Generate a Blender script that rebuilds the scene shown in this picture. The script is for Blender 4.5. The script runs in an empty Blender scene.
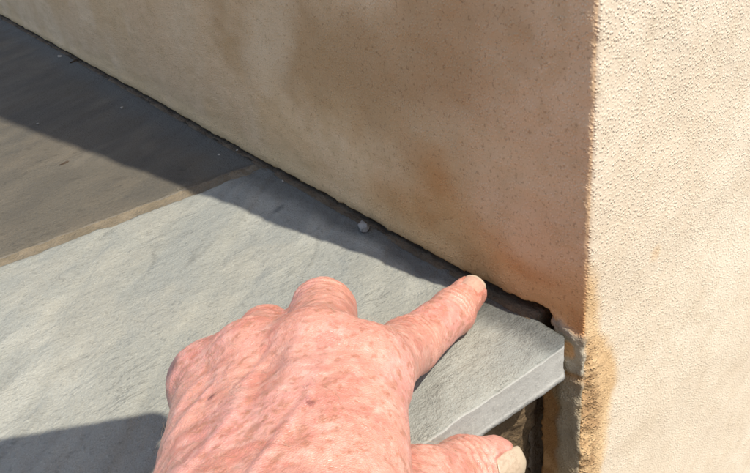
import bpy, bmesh, math, random
import numpy as np
from mathutils import Matrix, Vector

random.seed(4)
rng = np.random.default_rng(11)
SC = bpy.context.scene
COL = SC.collection

# ------------------------------------------------------------------ camera
# world axes: origin at the wall corner on the slab level, y runs along the shaded
# wall face, x along the sunlit face, z up (metres)
CAM = np.array([-0.1654, -0.1198, 0.1816])
ROT = np.array([[0.7792928, -0.4212307, 0.4639692],
                [-0.6122817, -0.3541191, 0.7069023],
                [-0.1334686, -0.8349637, -0.5338743]])     # columns: image right, image down, forward
cam = bpy.data.objects.new('camera', bpy.data.cameras.new('camera'))
COL.objects.link(cam)
m = Matrix.Identity(4)
for i in range(3):
    m[i][0] = ROT[i][0]; m[i][1] = -ROT[i][1]; m[i][2] = -ROT[i][2]; m[i][3] = CAM[i]
cam.matrix_world = m
cam.data.sensor_width = 36.0
cam.data.lens = 36.0*680.0/750.0
cam.data.clip_start = 0.005
cam.data.clip_end = 2000
SC.camera = cam

# ------------------------------------------------------------------ light
ELEV = math.radians(60.0)
SUNH = Vector((0.198, -0.980, 0)).normalized()
sd = Vector((SUNH.x*math.cos(ELEV), SUNH.y*math.cos(ELEV), math.sin(ELEV)))
world = bpy.data.worlds.new('World'); SC.world = world; world.use_nodes = True
wn = world.node_tree; wn.nodes.clear()
sky = wn.nodes.new('ShaderNodeTexSky'); sky.sky_type = 'NISHITA'; sky.sun_disc = False
sky.sun_elevation = ELEV
sky.sun_rotation = math.atan2(SUNH.x, SUNH.y)
sky.air_density = 1.0; sky.dust_density = 1.5; sky.ozone_density = 1.0
bg = wn.nodes.new('ShaderNodeBackground'); bg.inputs['Strength'].default_value = 0.15
wo = wn.nodes.new('ShaderNodeOutputWorld')
wn.links.new(sky.outputs[0], bg.inputs[0]); wn.links.new(bg.outputs[0], wo.inputs[0])
sl = bpy.data.lights.new('sun', 'SUN'); sl.energy = 3.7; sl.angle = math.radians(0.53); sl.color = (1.0, 0.95, 0.86)
so = bpy.data.objects.new('sun', sl); COL.objects.link(so)
so.rotation_euler = sd.to_track_quat('Z', 'Y').to_euler(); so.location = (0.5, -2, 3)
SC.view_settings.view_transform = 'Standard'; SC.view_settings.look = 'None'
SC.view_settings.exposure = 0.68; SC.view_settings.gamma = 1.0; SC.view_settings.use_curve_mapping = False
SC.render.engine = 'CYCLES'
SC.render.resolution_x = 1024; SC.render.resolution_y = 646

# ------------------------------------------------------------------ helpers
def ray(u, v):
    return ROT @ np.array([u-375.0, v-236.5, 680.0])
def on_z(u, v, z=0.0):
    r = ray(u, v); return CAM + r*(z-CAM[2])/r[2]
def on_x(u, v, x=0.0):
    r = ray(u, v); return CAM + r*(x-CAM[0])/r[0]
def on_y(u, v, y=0.0):
    r = ray(u, v); return CAM + r*(y-CAM[1])/r[1]

TAB = rng.uniform(-1, 1, (64, 64, 64)).astype(np.float32)
def noise3(p, seed=0):
    """value noise in -1..1, p is (..., 3)"""
    p = np.asarray(p, np.float32)
    f = np.floor(p); t = p-f; t = t*t*(3-2*t)
    o_ = np.array([seed*7, seed*13, seed*29])
    i0_ = (f.astype(np.int32)+o_) & 63; i1_ = (i0_+1) & 63
    ix, iy, iz = (i0_[..., 0], i1_[..., 0]), (i0_[..., 1], i1_[..., 1]), (i0_[..., 2], i1_[..., 2])
    tx, ty, tz = t[..., 0], t[..., 1], t[..., 2]
    r = []
    for a in (0, 1):
        c0 = TAB[ix[a], iy[0], iz[0]]*(1-tz)+TAB[ix[a], iy[0], iz[1]]*tz
        c1 = TAB[ix[a], iy[1], iz[0]]*(1-tz)+TAB[ix[a], iy[1], iz[1]]*tz
        r.append(c0*(1-ty)+c1*ty)
    return 1.25*(r[0]*(1-tx)+r[1]*tx)
def fbm(p, seed=0, octv=4, gain=0.5, lac=2.03):
    a = 1.0; r = 0.0; n = 0.0
    for o in range(octv):
        r = r + a*noise3(p, seed+o*17); n += a; a *= gain; p = p*lac + 3.7
    return r/n
def mixc(m_, a, b):
    m_ = np.asarray(m_)[..., None]; return np.asarray(a)*(1-m_)+np.asarray(b)*m_
def set_col(me, name, arr):
    at = me.attributes.new(name, 'FLOAT_COLOR', 'POINT')
    at.data.foreach_set('color', np.column_stack([arr.reshape(-1, 3), np.ones(arr.size//3)]).astype(np.float32).ravel())
def sst(a, b, x):
    t = np.clip((x-a)/(b-a), 0, 1); return t*t*(3-2*t)

def mesh_np(name, verts, quads, smooth=True):
    me = bpy.data.meshes.new(name)
    verts = np.asarray(verts, dtype=np.float32); quads = np.asarray(quads, dtype=np.int32)
    n = quads.shape[1]
    me.vertices.add(len(verts)); me.vertices.foreach_set('co', verts.ravel())
    me.loops.add(quads.size); me.loops.foreach_set('vertex_index', quads.ravel())
    me.polygons.add(len(quads)); me.polygons.foreach_set('loop_start', np.arange(0, quads.size, n, dtype=np.int32))
    me.polygons.foreach_set('loop_total', np.full(len(quads), n, dtype=np.int32))
    me.update(calc_edges=True); me.validate()
    me.polygons.foreach_set('use_smooth', np.full(len(me.polygons), smooth))
    return me
def obj(name, me, mat=None, parent=None):
    o = bpy.data.objects.new(name, me); COL.objects.link(o)
    if mat and me: me.materials.append(mat)
    if parent: o.parent = parent
    return o
def tag(o, label=None, cat=None, group=None, kind=None):
    if label: o['label'] = label
    if cat: o['category'] = cat
    if group: o['group'] = group
    if kind: o['kind'] = kind
    return o
def grid_quads(nu, nv, off=0, flip=False):
    i = np.arange(nu-1)[:, None]; j = np.arange(nv-1)[None, :]
    a = i*nv+j; q = np.stack([a, a+nv, a+nv+1, a+1], -1).reshape(-1, 4)+off
    return q[:, ::-1] if flip else q

def surface_nets(F, org, h):
    """quad mesh of F = 0 (negative inside)"""
    s = F < 0
    c = [s[a:F.shape[0]-1+a, b:F.shape[1]-1+b, d:F.shape[2]-1+d] for a in (0, 1) for b in (0, 1) for d in (0, 1)]
    cnt = sum(x.astype(np.int8) for x in c)
    act = (cnt > 0) & (cnt < 8)
    ijk = np.argwhere(act)
    idx = np.full(act.shape, -1, np.int64); idx[act] = np.arange(len(ijk))
    acc = np.zeros((len(ijk), 3)); w = np.zeros(len(ijk))
    corners = [(a, b, d) for a in (0, 1) for b in (0, 1) for d in (0, 1)]
    val = {k: F[ijk[:, 0]+k[0], ijk[:, 1]+k[1], ijk[:, 2]+k[2]] for k in corners}
    for k in corners:
        for ax in range(3):
            if k[ax]: continue
            k2 = tuple(1 if q == ax else k[q] for q in range(3))
            fa, fb = val[k], val[k2]; x = (fa < 0) != (fb < 0)
            t = np.where(x, fa/np.where(x, fa-fb, 1), 0)
            pt = np.tile(np.array(k, float), (len(ijk), 1)); pt[:, ax] = t
            acc += pt*x[:, None]; w += x
    V = (ijk+acc/w[:, None])*h+org
    Q = []
    for ax in range(3):
        b, d = [(1, 2), (2, 0), (0, 1)][ax]
        sl0 = [slice(1, -1)]*3; sl0[ax] = slice(0, -1)
        sl1 = [slice(1, -1)]*3; sl1[ax] = slice(1, None)
        x = s[tuple(sl0)] != s[tuple(sl1)]
        e = np.argwhere(x)
        o = np.array([1, 1, 1]); o[ax] = 0; e = e+o
        neg = s[e[:, 0], e[:, 1], e[:, 2]]
        q = []
        for (db, dd) in ((-1, -1), (0, -1), (0, 0), (-1, 0)):
            ee = e.copy(); ee[:, b] += db; ee[:, d] += dd
            q.append(idx[ee[:, 0], ee[:, 1], ee[:, 2]])
        q = np.stack(q, 1); q[~neg] = q[~neg][:, ::-1]
        Q.append(q)
    Q = np.concatenate(Q); Q = Q[(Q >= 0).all(1)]
    return V, Q
def sdf_mesh(fn, lo, hi, h, margin):
    """evaluate fn on blocks near the surface only, then mesh it"""
    lo = np.array(lo, float); hi = np.array(hi, float); B = 8
    nb = np.ceil((hi-lo)/(h*B)).astype(int)
    cen = [lo[a]+(np.arange(nb[a])+.5)*h*B for a in range(3)]
    Cg = np.stack(np.meshgrid(*cen, indexing='ij'), -1)
    d = fn(Cg)
    n = nb*B+1
    F = np.repeat(np.repeat(np.repeat(d, B, 0), B, 1), B, 2).astype(np.float32)
    F = np.pad(F, ((0, 1),)*3, mode='edge')
    near = np.argwhere(np.abs(d) < h*B*0.87+margin)
    off = np.stack(np.meshgrid(*[np.arange(B+1)]*3, indexing='ij'), -1)
    for st in range(0, len(near), 400):
        bl = near[st:st+400]
        ii = bl[:, None, None, None, :]*B+off[None]
        v = fn(lo+ii*h)
        F[ii[..., 0], ii[..., 1], ii[..., 2]] = v
    F = np.where(F == 0, 1e-6, F)
    return surface_nets(F, lo, h)
def smin(a, b, k):
    t = np.maximum(k-np.abs(a-b), 0)/k; return np.minimum(a, b)-t*t*k*.25
def smax(a, b, k): return -smin(-a, -b, k)
def rcone(p, a, b, ra, rb):
    a = np.asarray(a, float); b = np.asarray(b, float)
    ba = b-a; t = np.clip(((p-a)@ba)/(ba@ba), 0, 1)
    return np.linalg.norm(p-a-t[..., None]*ba, axis=-1)-(ra+(rb-ra)*t)
def ell(p, c, r, R=None):
    q = p-np.asarray(c, float)
    if R is not None: q = q@R
    r = np.asarray(r, float)
    k0 = np.linalg.norm(q/r, axis=-1); k1 = np.linalg.norm(q/(r*r), axis=-1)
    return k0*(k0-1)/np.maximum(k1, 1e-6)

# ---- shader helpers
class NT:
    def __init__(s, name):
        s.m = bpy.data.materials.new(name); s.m.use_nodes = True
        s.t = s.m.node_tree; s.t.nodes.clear()
        s.out = s.t.nodes.new('ShaderNodeOutputMaterial')
        s.b = s.t.nodes.new('ShaderNodeBsdfPrincipled')
        s.t.links.new(s.b.outputs[0], s.out.inputs[0])
        s.pos = s.t.nodes.new('ShaderNodeTexCoord').outputs['Object']
    def put(s, sock, v):
        if hasattr(v, 'is_output') or isinstance(v, bpy.types.NodeSocket): s.t.links.new(v, sock)
        else:
            if isinstance(v, (tuple, list)) and len(v) == 3 and sock.type == 'RGBA': v = (*v, 1)
            sock.default_value = v
    def math(s, op, a, b=0.0, c=0.0, clamp=False):
        n = s.t.nodes.new('ShaderNodeMath'); n.operation = op; n.use_clamp = clamp
        s.put(n.inputs[0], a); s.put(n.inputs[1], b); s.put(n.inputs[2], c); return n.outputs[0]
    def map(s, scale=(1, 1, 1), rot=(0, 0, 0), loc=(0, 0, 0), vec=None):
        n = s.t.nodes.new('ShaderNodeMapping'); s.put(n.inputs['Vector'], vec or s.pos)
        n.inputs['Scale'].default_value = scale; n.inputs['Rotation'].default_value = rot; n.inputs['Location'].default_value = loc
        return n.outputs[0]
    def noise(s, scale, detail=4, rough=.55, vec=None, dist=0.0, lac=2.0):
        n = s.t.nodes.new('ShaderNodeTexNoise'); s.put(n.inputs['Vector'], vec or s.pos)
        n.inputs['Scale'].default_value = scale; n.inputs['Detail'].default_value = detail
        n.inputs['Roughness'].default_value = rough; n.inputs['Distortion'].default_value = dist
        n.inputs['Lacunarity'].default_value = lac
        return n.outputs[0]
    def vor(s, scale, vec=None, feat='F1', rand=1.0, out='Distance'):
        n = s.t.nodes.new('ShaderNodeTexVoronoi'); n.feature = feat; s.put(n.inputs['Vector'], vec or s.pos)
        n.inputs['Scale'].default_value = scale; n.inputs['Randomness'].default_value = rand
        return n.outputs[out]
    def ramp(s, fac, a, b, va=0.0, vb=1.0):
        n = s.t.nodes.new('ShaderNodeMapRange'); n.interpolation_type = 'SMOOTHSTEP'
        s.put(n.inputs['Value'], fac); s.put(n.inputs['From Min'], a); s.put(n.inputs['From Max'], b)
        s.put(n.inputs['To Min'], va); s.put(n.inputs['To Max'], vb); return n.outputs[0]
    def mix(s, fac, a, b, mode='MIX'):
        n = s.t.nodes.new('ShaderNodeMix'); n.data_type = 'RGBA'; n.blend_type = mode
        s.put(n.inputs[0], fac); s.put(n.inputs[6], a); s.put(n.inputs[7], b); return n.outputs[2]
    def xyz(s, vec=None):
        n = s.t.nodes.new('ShaderNodeSeparateXYZ'); s.put(n.inputs[0], vec or s.pos); return n.outputs
    def attr(s, name):
        n = s.t.nodes.new('ShaderNodeAttribute'); n.attribute_name = name; return n.outputs['Fac']
    def attrc(s, name):
        n = s.t.nodes.new('ShaderNodeAttribute'); n.attribute_name = name; return n.outputs['Color']
    def bump(s, h, strength=1.0, dist=0.001, normal=None):
        n = s.t.nodes.new('ShaderNodeBump'); n.inputs['Strength'].default_value = strength
        n.inputs['Distance'].default_value = dist; s.put(n.inputs['Height'], h)
        if normal: s.put(n.inputs['Normal'], normal)
        return n.outputs[0]
    def fin(s, color, rough=.8, normal=None, spec=.5):
        s.put(s.b.inputs['Base Color'], color); s.put(s.b.inputs['Roughness'], rough)
        s.b.inputs['Specular IOR Level'].default_value = spec
        if normal: s.put(s.b.inputs['Normal'], normal)
        return s.m

# ------------------------------------------------------------------ materials
def mat_wall():
    n = NT('sand_and_cement_render')
    face = n.attr('sunny'); rough_ = n.attr('coarse')
    fine = n.noise(560, 3, .7)
    vn = n.t.nodes.new('ShaderNodeTexVoronoi'); vn.inputs['Scale'].default_value = 980; n.put(vn.inputs['Vector'], n.pos)
    gr = vn.outputs['Distance']; rnd = n.xyz(vn.outputs['Color'])[0]
    base = n.attrc('tint')
    dark = n.mix(1.0, base, (.52, .47, .42), 'MULTIPLY'); lite = n.mix(1.0, base, (1.26, 1.28, 1.32), 'MULTIPLY')
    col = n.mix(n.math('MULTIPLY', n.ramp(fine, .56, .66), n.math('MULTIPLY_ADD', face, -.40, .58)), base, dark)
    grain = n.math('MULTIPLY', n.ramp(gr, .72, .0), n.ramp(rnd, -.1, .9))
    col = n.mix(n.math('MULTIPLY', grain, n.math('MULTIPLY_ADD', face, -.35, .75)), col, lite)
    h = n.math('ADD', n.math('MULTIPLY', grain, 1.0), n.math('MULTIPLY', fine, .42))
    h = n.math('MULTIPLY', h, n.math('MULTIPLY_ADD', rough_, 1.2, 1.0))
    return n.fin(col, .94, n.bump(h, .8, .00040), .22)

def mat_slab(name):
    n = NT(name)
    grain = n.noise(1300, 2, .6); fine = n.noise(430, 4, .65)
    base = n.attrc('tint')
    col = n.mix(n.ramp(grain, .55, .72, 0, .55), base, n.mix(1.0, base, (1.45, 1.45, 1.42), 'MULTIPLY'))
    col = n.mix(n.ramp(fine, .53, .70, 0, .55), col, n.mix(1.0, base, (.60, .61, .62), 'MULTIPLY'))
    vs = n.map(scale=(1, 4, 1), rot=(0, 0, math.radians(38)))
    lay_ = n.noise(26, 5, .62, vec=vs, dist=.6)
    crk = n.math('MULTIPLY', n.ramp(n.math('ABSOLUTE', n.math('SUBTRACT', lay_, .47)), .012, .0), n.ramp(n.noise(30, 2), .54, .64))
    col = n.mix(n.math('MULTIPLY', crk, .14), col, n.mix(1.0, base, (.42, .42, .42), 'MULTIPLY'))
    h = n.math('ADD', n.math('MULTIPLY', fine, .8), n.math('MULTIPLY', grain, .40))
    h = n.math('ADD', h, n.math('MULTIPLY', lay_, 1.35)); h = n.math('SUBTRACT', h, n.math('MULTIPLY', crk, .2))
    h = n.math('MULTIPLY', h, n.attr('relief'))
    return n.fin(col, n.attr('gloss'), n.bump(h, .85, .0014), .35)

def mat_simple(name, c1, c2, scale, bumpscale, bumpd, rough=.92, spots=None):
    n = NT(name)
    col = n.mix(n.ramp(n.noise(scale, 5, .6), .35, .66), c1, c2)
    fine = n.noise(bumpscale, 4, .65)
    col = n.mix(n.ramp(fine, .55, .75, 0, .5), col, tuple(c*.5 for c in c1))
    if spots: col = n.mix(n.ramp(n.vor(spots[0]), .2, .08, 0, .8), col, spots[1])
    h = n.math('ADD', fine, n.math('MULTIPLY', n.vor(bumpscale*.8), .5))
    return n.fin(col, rough, n.bump(h, .9, bumpd), .3)

def mat_skin():
    n = NT('sun_mottled_skin')
    base = n.attrc('tint')
    pore = n.noise(1000, 3, .65); cell = n.vor(1250, feat='DISTANCE_TO_EDGE', vec=n.map(scale=(1, 1.5, 1), rot=(0, 0, .95))); mid = n.noise(300, 3, .6, dist=.5)
    col = n.mix(n.ramp(pore, .52, .70, 0, .45), base, n.mix(1.0, base, (.80, .66, .60), 'MULTIPLY'))
    col = n.mix(n.ramp(mid, .55, .70, 0, .40), col, n.mix(1.0, base, (1.18, 1.30, 1.36), 'MULTIPLY'))
    h = n.math('ADD', n.math('MULTIPLY', n.ramp(cell, 0, .22), .22), n.math('MULTIPLY', pore, .45))
    h = n.math('ADD', h, n.math('MULTIPLY', mid, .9))
    n.b.inputs['Subsurface Weight'].default_value = .18
    n.b.inputs['Subsurface Radius'].default_value = (1.0, .32, .16)
    n.b.inputs['Subsurface Scale'].default_value = .0018
    return n.fin(col, n.ramp(mid, .3, .7, .30, .48), n.bump(h, .65, .00055), .5)

def mat_nail(name, c1, c2, tip):
    n = NT(name)
    t = n.attr('along')
    r = n.noise(1, 4, .7, vec=n.map(scale=(500, 900, 900)))
    col = n.mix(n.ramp(r, .35, .65), c1, c2)
    col = n.mix(n.ramp(t, .68, .80, 0, .8), col, tip)
    rid = n.noise(1, 3, .6, vec=n.map(scale=(450, 1600, 1600)))
    return n.fin(col, .38, n.bump(rid, .5, .0003), .5)

def mat_cloth(name, c1, c2, sc):
    n = NT(name)
    col = n.mix(n.ramp(n.noise(12, 4, .6), .35, .65), c1, c2)
    wv = n.math('MULTIPLY', n.math('SINE', n.math('MULTIPLY', n.xyz()[0], sc)), n.math('SINE', n.math('MULTIPLY', n.xyz()[2], sc)))
    return n.fin(col, .9, n.bump(n.math('ADD', wv, n.noise(40, 3)), .5, .001), .2)

M_WALL = mat_wall()
M_SLAB = mat_slab('riven_sandstone')
M_SE = None
M_JOINT = mat_simple('sandy_joint_mortar', (.150, .122, .080), (.205, .166, .112), 60, 700, .0012)
M_EDGEM = mat_simple('dirty_edge_mortar', (.10, .074, .046), (.15, .112, .07), 60, 600, .0014)
M_GREYM = mat_simple('grey_cement_smear', (.25, .225, .17), (.34, .31, .24), 90, 900, .0008)
M_RISER = mat_simple('brown_riser_mortar', (.105, .070, .036), (.17, .115, .062), 50, 350, .003)
M_BED = mat_simple('bedding_mortar', (.20, .16, .11), (.26, .21, .15), 20, 300, .002)
M_GROUND = mat_simple('compacted_gravelly_soil', (.20, .16, .115), (.29, .24, .18), 6, 120, .006, spots=(60, (.42, .38, .32)))
M_CHIP = mat_simple('pale_stone_chip', (.24, .23, .21), (.34, .33, .30), 300, 1500, .0005)
M_GRIT = mat_simple('pale_grit', (.34, .31, .26), (.44, .40, .34), 300, 1500, .0004)
M_TWIG = mat_simple('dry_twig', (.05, .035, .022), (.085, .06, .04), 300, 1500, .0004)

# ------------------------------------------------------------------ ground
def plain_grid(xs, ys, zfn, name, mat, parent=None, flip=False):
    X, Y = np.meshgrid(xs, ys, indexing='ij'); Z = zfn(X, Y)
    return obj(name, mesh_np(name, np.stack([X, Y, Z], -1).reshape(-1, 3), grid_quads(len(xs), len(ys), flip=flip)), mat, parent)
gs = np.concatenate([-np.geomspace(900, 2.2, 14), np.linspace(-2, 2, 90), np.geomspace(2.2, 900, 14)])
def gz(X, Y):
    p = np.stack([X, Y, X*0], -1)
    near = sst(4, 1.5, np.maximum(np.abs(X), np.abs(Y)))
    return -.320 + near*.004*fbm(p*9, 5)
g = plain_grid(gs, gs, gz, 'ground', M_GROUND)
tag(g, kind='structure')

A = np.array
# ------------------------------------------------------------------ terrace: bed, slabs, joints
def slab_mesh(name, c00, c10, c11, c01, thick, seed, rad=None, amp=.0006, ang=38, du=.0014, fine_u=.26, fine_v=.30, pal=None, damp=0.0):
    """c00 front-wall, c10 front-far, c11 back-far, c01 back-wall corners (u: away from wall, v: away from camera)"""
    c00, c10, c11, c01 = [np.array(c, float) for c in (c00, c10, c11, c01)]
    Lu = np.linalg.norm(c10-c00); Lv = np.linalg.norm(c01-c00)
    def axis(L, fine):
        f = min(L, fine); a = np.arange(0, f, du)
        if L > f+.02: a = np.concatenate([a, np.linspace(f, L, int((L-f)/.006)+2)])
        a = a/a[-1]; return a
    us = axis(Lu, fine_u); vs = axis(Lv, fine_v)
    U, V = np.meshgrid(us, vs, indexing='ij')
    Pxy = (c00*((1-U)*(1-V))[..., None]+c10*(U*(1-V))[..., None]+c11*(U*V)[..., None]+c01*((1-U)*V)[..., None])
    a, b = U*Lu, V*Lv                                  # metres from the wall edge and from the front edge
    eu = (c10-c00)/Lu; ev = (c01-c00)/Lv
    # hand dressed, slightly wandering edges
    p = np.concatenate([Pxy, np.zeros(Pxy.shape[:2]+(1,))], -1)
    wob = .0006*fbm(p*np.array([55, 55, 1]), seed, 4)+.0003*fbm(p*260, seed+3, 3)
    for (dist, dirv) in ((a, eu), (b, ev), (Lu-a, -eu), (Lv-b, -ev)):
        wgt = np.exp(-(dist/.004)**2)
        Pxy = Pxy+(dirv[None, None]*(wob*wgt)[..., None])
    if rad:                                            # rounded free corner at c00
        k = (a < rad) & (b < rad)
        da = rad-a; db = rad-b; r = np.sqrt(da*da+db*db)
        s = np.where(k & (r > 1e-9), np.minimum(1, (np.maximum(da, db))/np.maximum(r, 1e-9)), 1)
        na = np.where(k, rad-da*s, a); nb = np.where(k, rad-db*s, b)
        Pxy = Pxy+eu*(na-a)[..., None]+ev*(nb-b)[..., None]
    # riven top: bedding steps along one direction
    ca, sa = math.cos(math.radians(ang)), math.sin(math.radians(ang))
    q = np.stack([(p[..., 0]*ca+p[..., 1]*sa)*14, (-p[..., 0]*sa+p[..., 1]*ca)*62, p[..., 0]*0], -1)
    rv = fbm(q, seed+7, 5, .55)
    stp = sst(-.10, .10, fbm(q*.6+9, seed+21, 4, .5))
    Z = amp*(.9*rv+.55*stp-.5)+.00035*fbm(p*240, seed+5, 3)+.0005*fbm(p*18, seed+9, 3)
    ed = np.minimum(np.minimum(a, Lu-a), np.minimum(b, Lv-b))
    Z = Z-.0006*np.exp(-(ed/.0013)**2)*(1+.9*fbm(p*120, seed+2, 3))
    nu, nv = U.shape
    verts = [np.concatenate([Pxy, Z[..., None]], -1).reshape(-1, 3)]
    quads = [grid_quads(nu, nv)]
    I = np.arange(nu*nv).reshape(nu, nv)
    ring = np.concatenate([I[:-1, 0], I[-1, :-1], I[:0:-1, -1], I[0, :0:-1]])
    top = verts[0][ring]; prev = ring; off = nu*nv; n = len(ring)
    cen = top[:, :2].mean(0)
    tang = np.roll(top[:, :2], -1, 0)-np.roll(top[:, :2], 1, 0); tang /= np.linalg.norm(tang, axis=1)[:, None]+1e-12
    nout = np.stack([tang[:, 1], -tang[:, 0]], 1)
    rows = 12
    for r in range(1, rows+1):
        f = r/rows; zz = top[:, 2]*(1-f)-thick*f
        pr = np.stack([top[:, 0]*70, top[:, 1]*70, zz*160], 1)
        o = .00028*fbm(pr, seed+31, 4)+.00012*fbm(pr*6, seed+33, 2)+.0002*min(1, f*4)-(.0007 if r == rows else 0)
        lay = np.column_stack([top[:, :2]+nout*o[:, None], zz])
        cur = np.arange(n)+off; off += n; verts.append(lay)
        quads.append(np.stack([prev, cur, np.roll(cur, -1), np.roll(prev, -1)], 1)); prev = cur
    # underside fan as quads to a centre ring
    c = np.column_stack([cen+(verts[-1][:, :2]-cen)*.02, np.full(n, -thick)])
    cur = np.arange(n)+off; verts.append(c)
    quads.append(np.stack([prev, cur, np.roll(cur, -1), np.roll(prev, -1)], 1))
    me = mesh_np(name, np.concatenate(verts), np.concatenate(quads))
    c1, c2, c3, cedge = [A(c_) for c_ in pal]
    cloud = fbm(p*11, seed+41, 4); lay_ = fbm(q*1.1+3, seed+43, 4); med = fbm(p*70, seed+45, 3)
    col = mixc(sst(-.35, .35, cloud+.25*med), c1, c2)
    col = mixc(.75*sst(.02, .45, lay_), col, c3); col = mixc(.40*sst(.05, .4, fbm(q*A([1.6, 1.8, 1])+11, seed+53, 3)), col, c1*.86)
    col = mixc(.25*sst(.05, .45, fbm(p*34+7, seed+47, 3)), col, c2*A([1.06, 1.0, .93]))
    # a few long thin bedding cracks
    crk = np.abs(fbm(np.stack([q[..., 0]*.30, q[..., 1]*.42, q[..., 2]], -1)+5, seed+49, 3))
    crk = sst(.016, .004, crk)*sst(.0, .35, fbm(p*22, seed+51, 2))
    col = mixc(.5*crk, col, c1*.45)
    gl = np.full(col.shape[:2], .80)
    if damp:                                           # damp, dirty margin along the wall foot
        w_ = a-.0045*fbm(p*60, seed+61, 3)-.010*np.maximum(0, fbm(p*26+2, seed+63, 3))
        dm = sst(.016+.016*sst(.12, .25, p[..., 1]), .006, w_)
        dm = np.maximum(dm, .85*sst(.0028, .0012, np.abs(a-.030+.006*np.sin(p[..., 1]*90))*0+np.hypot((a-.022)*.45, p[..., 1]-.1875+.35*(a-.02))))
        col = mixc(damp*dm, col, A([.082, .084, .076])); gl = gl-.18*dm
    side = np.tile(cedge, (off+n-nu*nv, 1)); sp_ = np.concatenate(verts)[nu*nv:]
    side = side*(1+.12*fbm(sp_*A([60, 60, 200]), seed+71, 3))[:, None]
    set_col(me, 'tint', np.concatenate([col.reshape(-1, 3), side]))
    at = me.attributes.new('gloss', 'FLOAT', 'POINT'); at.data.foreach_set('value', np.concatenate([gl.ravel(), np.full(len(side), .8)]).astype(np.float32))
    at = me.attributes.new('relief', 'FLOAT', 'POINT'); at.data.foreach_set('value', np.concatenate([np.ones(nu*nv), np.full(len(side), .22)]).astype(np.float32))
    return me

TH = .0178
bedv = [(-2.4, .030), (.012, .030), (.012, 2.4), (-2.4, 2.4)]
def prism(name, poly, z0, z1, mat, parent=None):
    n = len(poly); v = [(x, y, z0) for x, y in poly]+[(x, y, z1) for x, y in poly]
    me = bpy.data.meshes.new(name)
    f = [tuple(range(n))[::-1], tuple(range(n, 2*n))]+[(i, (i+1) % n, n+(i+1) % n, n+i) for i in range(n)]
    me.from_pydata(v, [], f); me.update()
    return obj(name, me, mat, parent)
terrace = prism('terrace', bedv, -.36, -TH+.0004, M_BED)
tag(terrace, kind='structure')
def jl(x, k):    # joint line k: lower (camera side) and upper edges
    return {0: .0038+.055*(-x), 1: .2385+.112*(-x), 2: .2500+.112*(-x), 3: 1.105+.10*(-x), 4: 1.116+.10*(-x), 5: 1.66+.08*(-x), 6: 1.671+.08*(-x), 7: 2.23+.06*(-x)}[k]
xs_w, xs_l, xs_l2, xs_e = -.0026, -.56, -.571, -1.17
PAL = [((.258, .256, .218), (.312, .308, .264), (.226, .230, .204), (.360, .352, .318)), ((.097, .084, .062), (.124, .106, .078), (.080, .071, .055), (.17, .15, .12))]
rowsl = [(0, 1), (2, 3), (4, 5), (6, 7)]
labels = {(0, 0): 'pale grey riven slab under the hand, its front corner against the wall',
          (1, 0): 'darker brown grey slab behind the sandy joint, half in wall shadow'}
for ri, (k0, k1) in enumerate(rowsl):
    for ci, (xa, xb) in enumerate(((xs_w, xs_l), (xs_l2, xs_e))):
        near = ri < 2 and ci == 0
        me = slab_mesh('paving_slab', (xa, jl(xa, k0)), (xb, jl(xb, k0)), (xb, jl(xb, k1)), (xa, jl(xa, k1)), TH,
                       40+ri*7+ci*3, rad=.0060 if (ri, ci) == (0, 0) else None, amp=.0010 if ri == 0 else .0006, ang=38 if ri == 0 else 25,
                       du=.0013 if (ri, ci) == (0, 0) else (.003 if near else .01), fine_u=.27 if near else 9, fine_v=.30 if near else 9,
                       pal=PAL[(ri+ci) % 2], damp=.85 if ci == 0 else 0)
        s = obj('paving_slab', me, M_SLAB, terrace)
        if (ri, ci) in labels: s['label'] = labels[(ri, ci)]

def joint(name, a0, a1, b0, b1, mat, zt, seed, step=.0016, depth=.014, amp=.0011):
    """strip of mortar between line a0-a1 and line b0-b1"""
    a0, a1, b0, b1 = [np.array(q, float) for q in (a0, a1, b0, b1)]
    L = np.linalg.norm(a1-a0); n = int(min(L/step, 700))+2; mm = 9
    t = np.linspace(0, 1, n)[:, None]**1.35 if L > .5 else np.linspace(0, 1, n)[:, None]
    w = np.linspace(0, 1, mm)
    A = a0+(a1-a0)*t; B = b0+(b1-b0)*t
    P = A[:, None]*(1-w)[None, :, None]+B[:, None]*w[None, :, None]
    p3 = np.concatenate([P, np.zeros(P.shape[:2]+(1,))], -1)
    Z = zt+amp*fbm(p3*90, seed, 4)+.0006*fbm(p3*420, seed+4, 2)-.0006*np.sin(w*math.pi)[None]
    V = np.concatenate([P, Z[..., None]], -1).reshape(-1, 3); q = grid_quads(n, mm)
    V2 = V.copy(); V2[:, 2] = -depth-.002
    I = np.arange(n*mm).reshape(n, mm); ring = np.concatenate([I[:-1, 0], I[-1, :-1], I[:0:-1, -1], I[0, :0:-1]])
    r2 = ring+n*mm
    side = np.stack([ring, r2, np.roll(r2, -1), np.roll(ring, -1)], 1)
    nrm = np.cross(np.append(a1-a0, 0), np.append(b0-a0, 0))[2]
    Q = np.concatenate([q, side, q[:, ::-1]+n*mm])
    if nrm < 0: Q = Q[:, ::-1]
    return obj(name, mesh_np(name, np.concatenate([V, V2]), Q), mat, terrace)
for (ka, kb), sd_ in (((1, 2), 3), ((3, 4), 5), ((5, 6), 8)):
    joint('mortar_joint', (-.004, jl(-.004, ka)-.002), (xs_e, jl(xs_e, ka)-.002), (-.004, jl(-.004, kb)+.002), (xs_e, jl(xs_e, kb)+.002), M_JOINT, -.0012, sd_)
joint('mortar_joint', (xs_l+.002, jl(xs_l, 0)+.003), (xs_l+.002, 2.2), (xs_l2-.002, jl(xs_l2, 0)+.003), (xs_l2-.002, 2.2), M_JOINT, -.0017, 9, step=.004)
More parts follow.
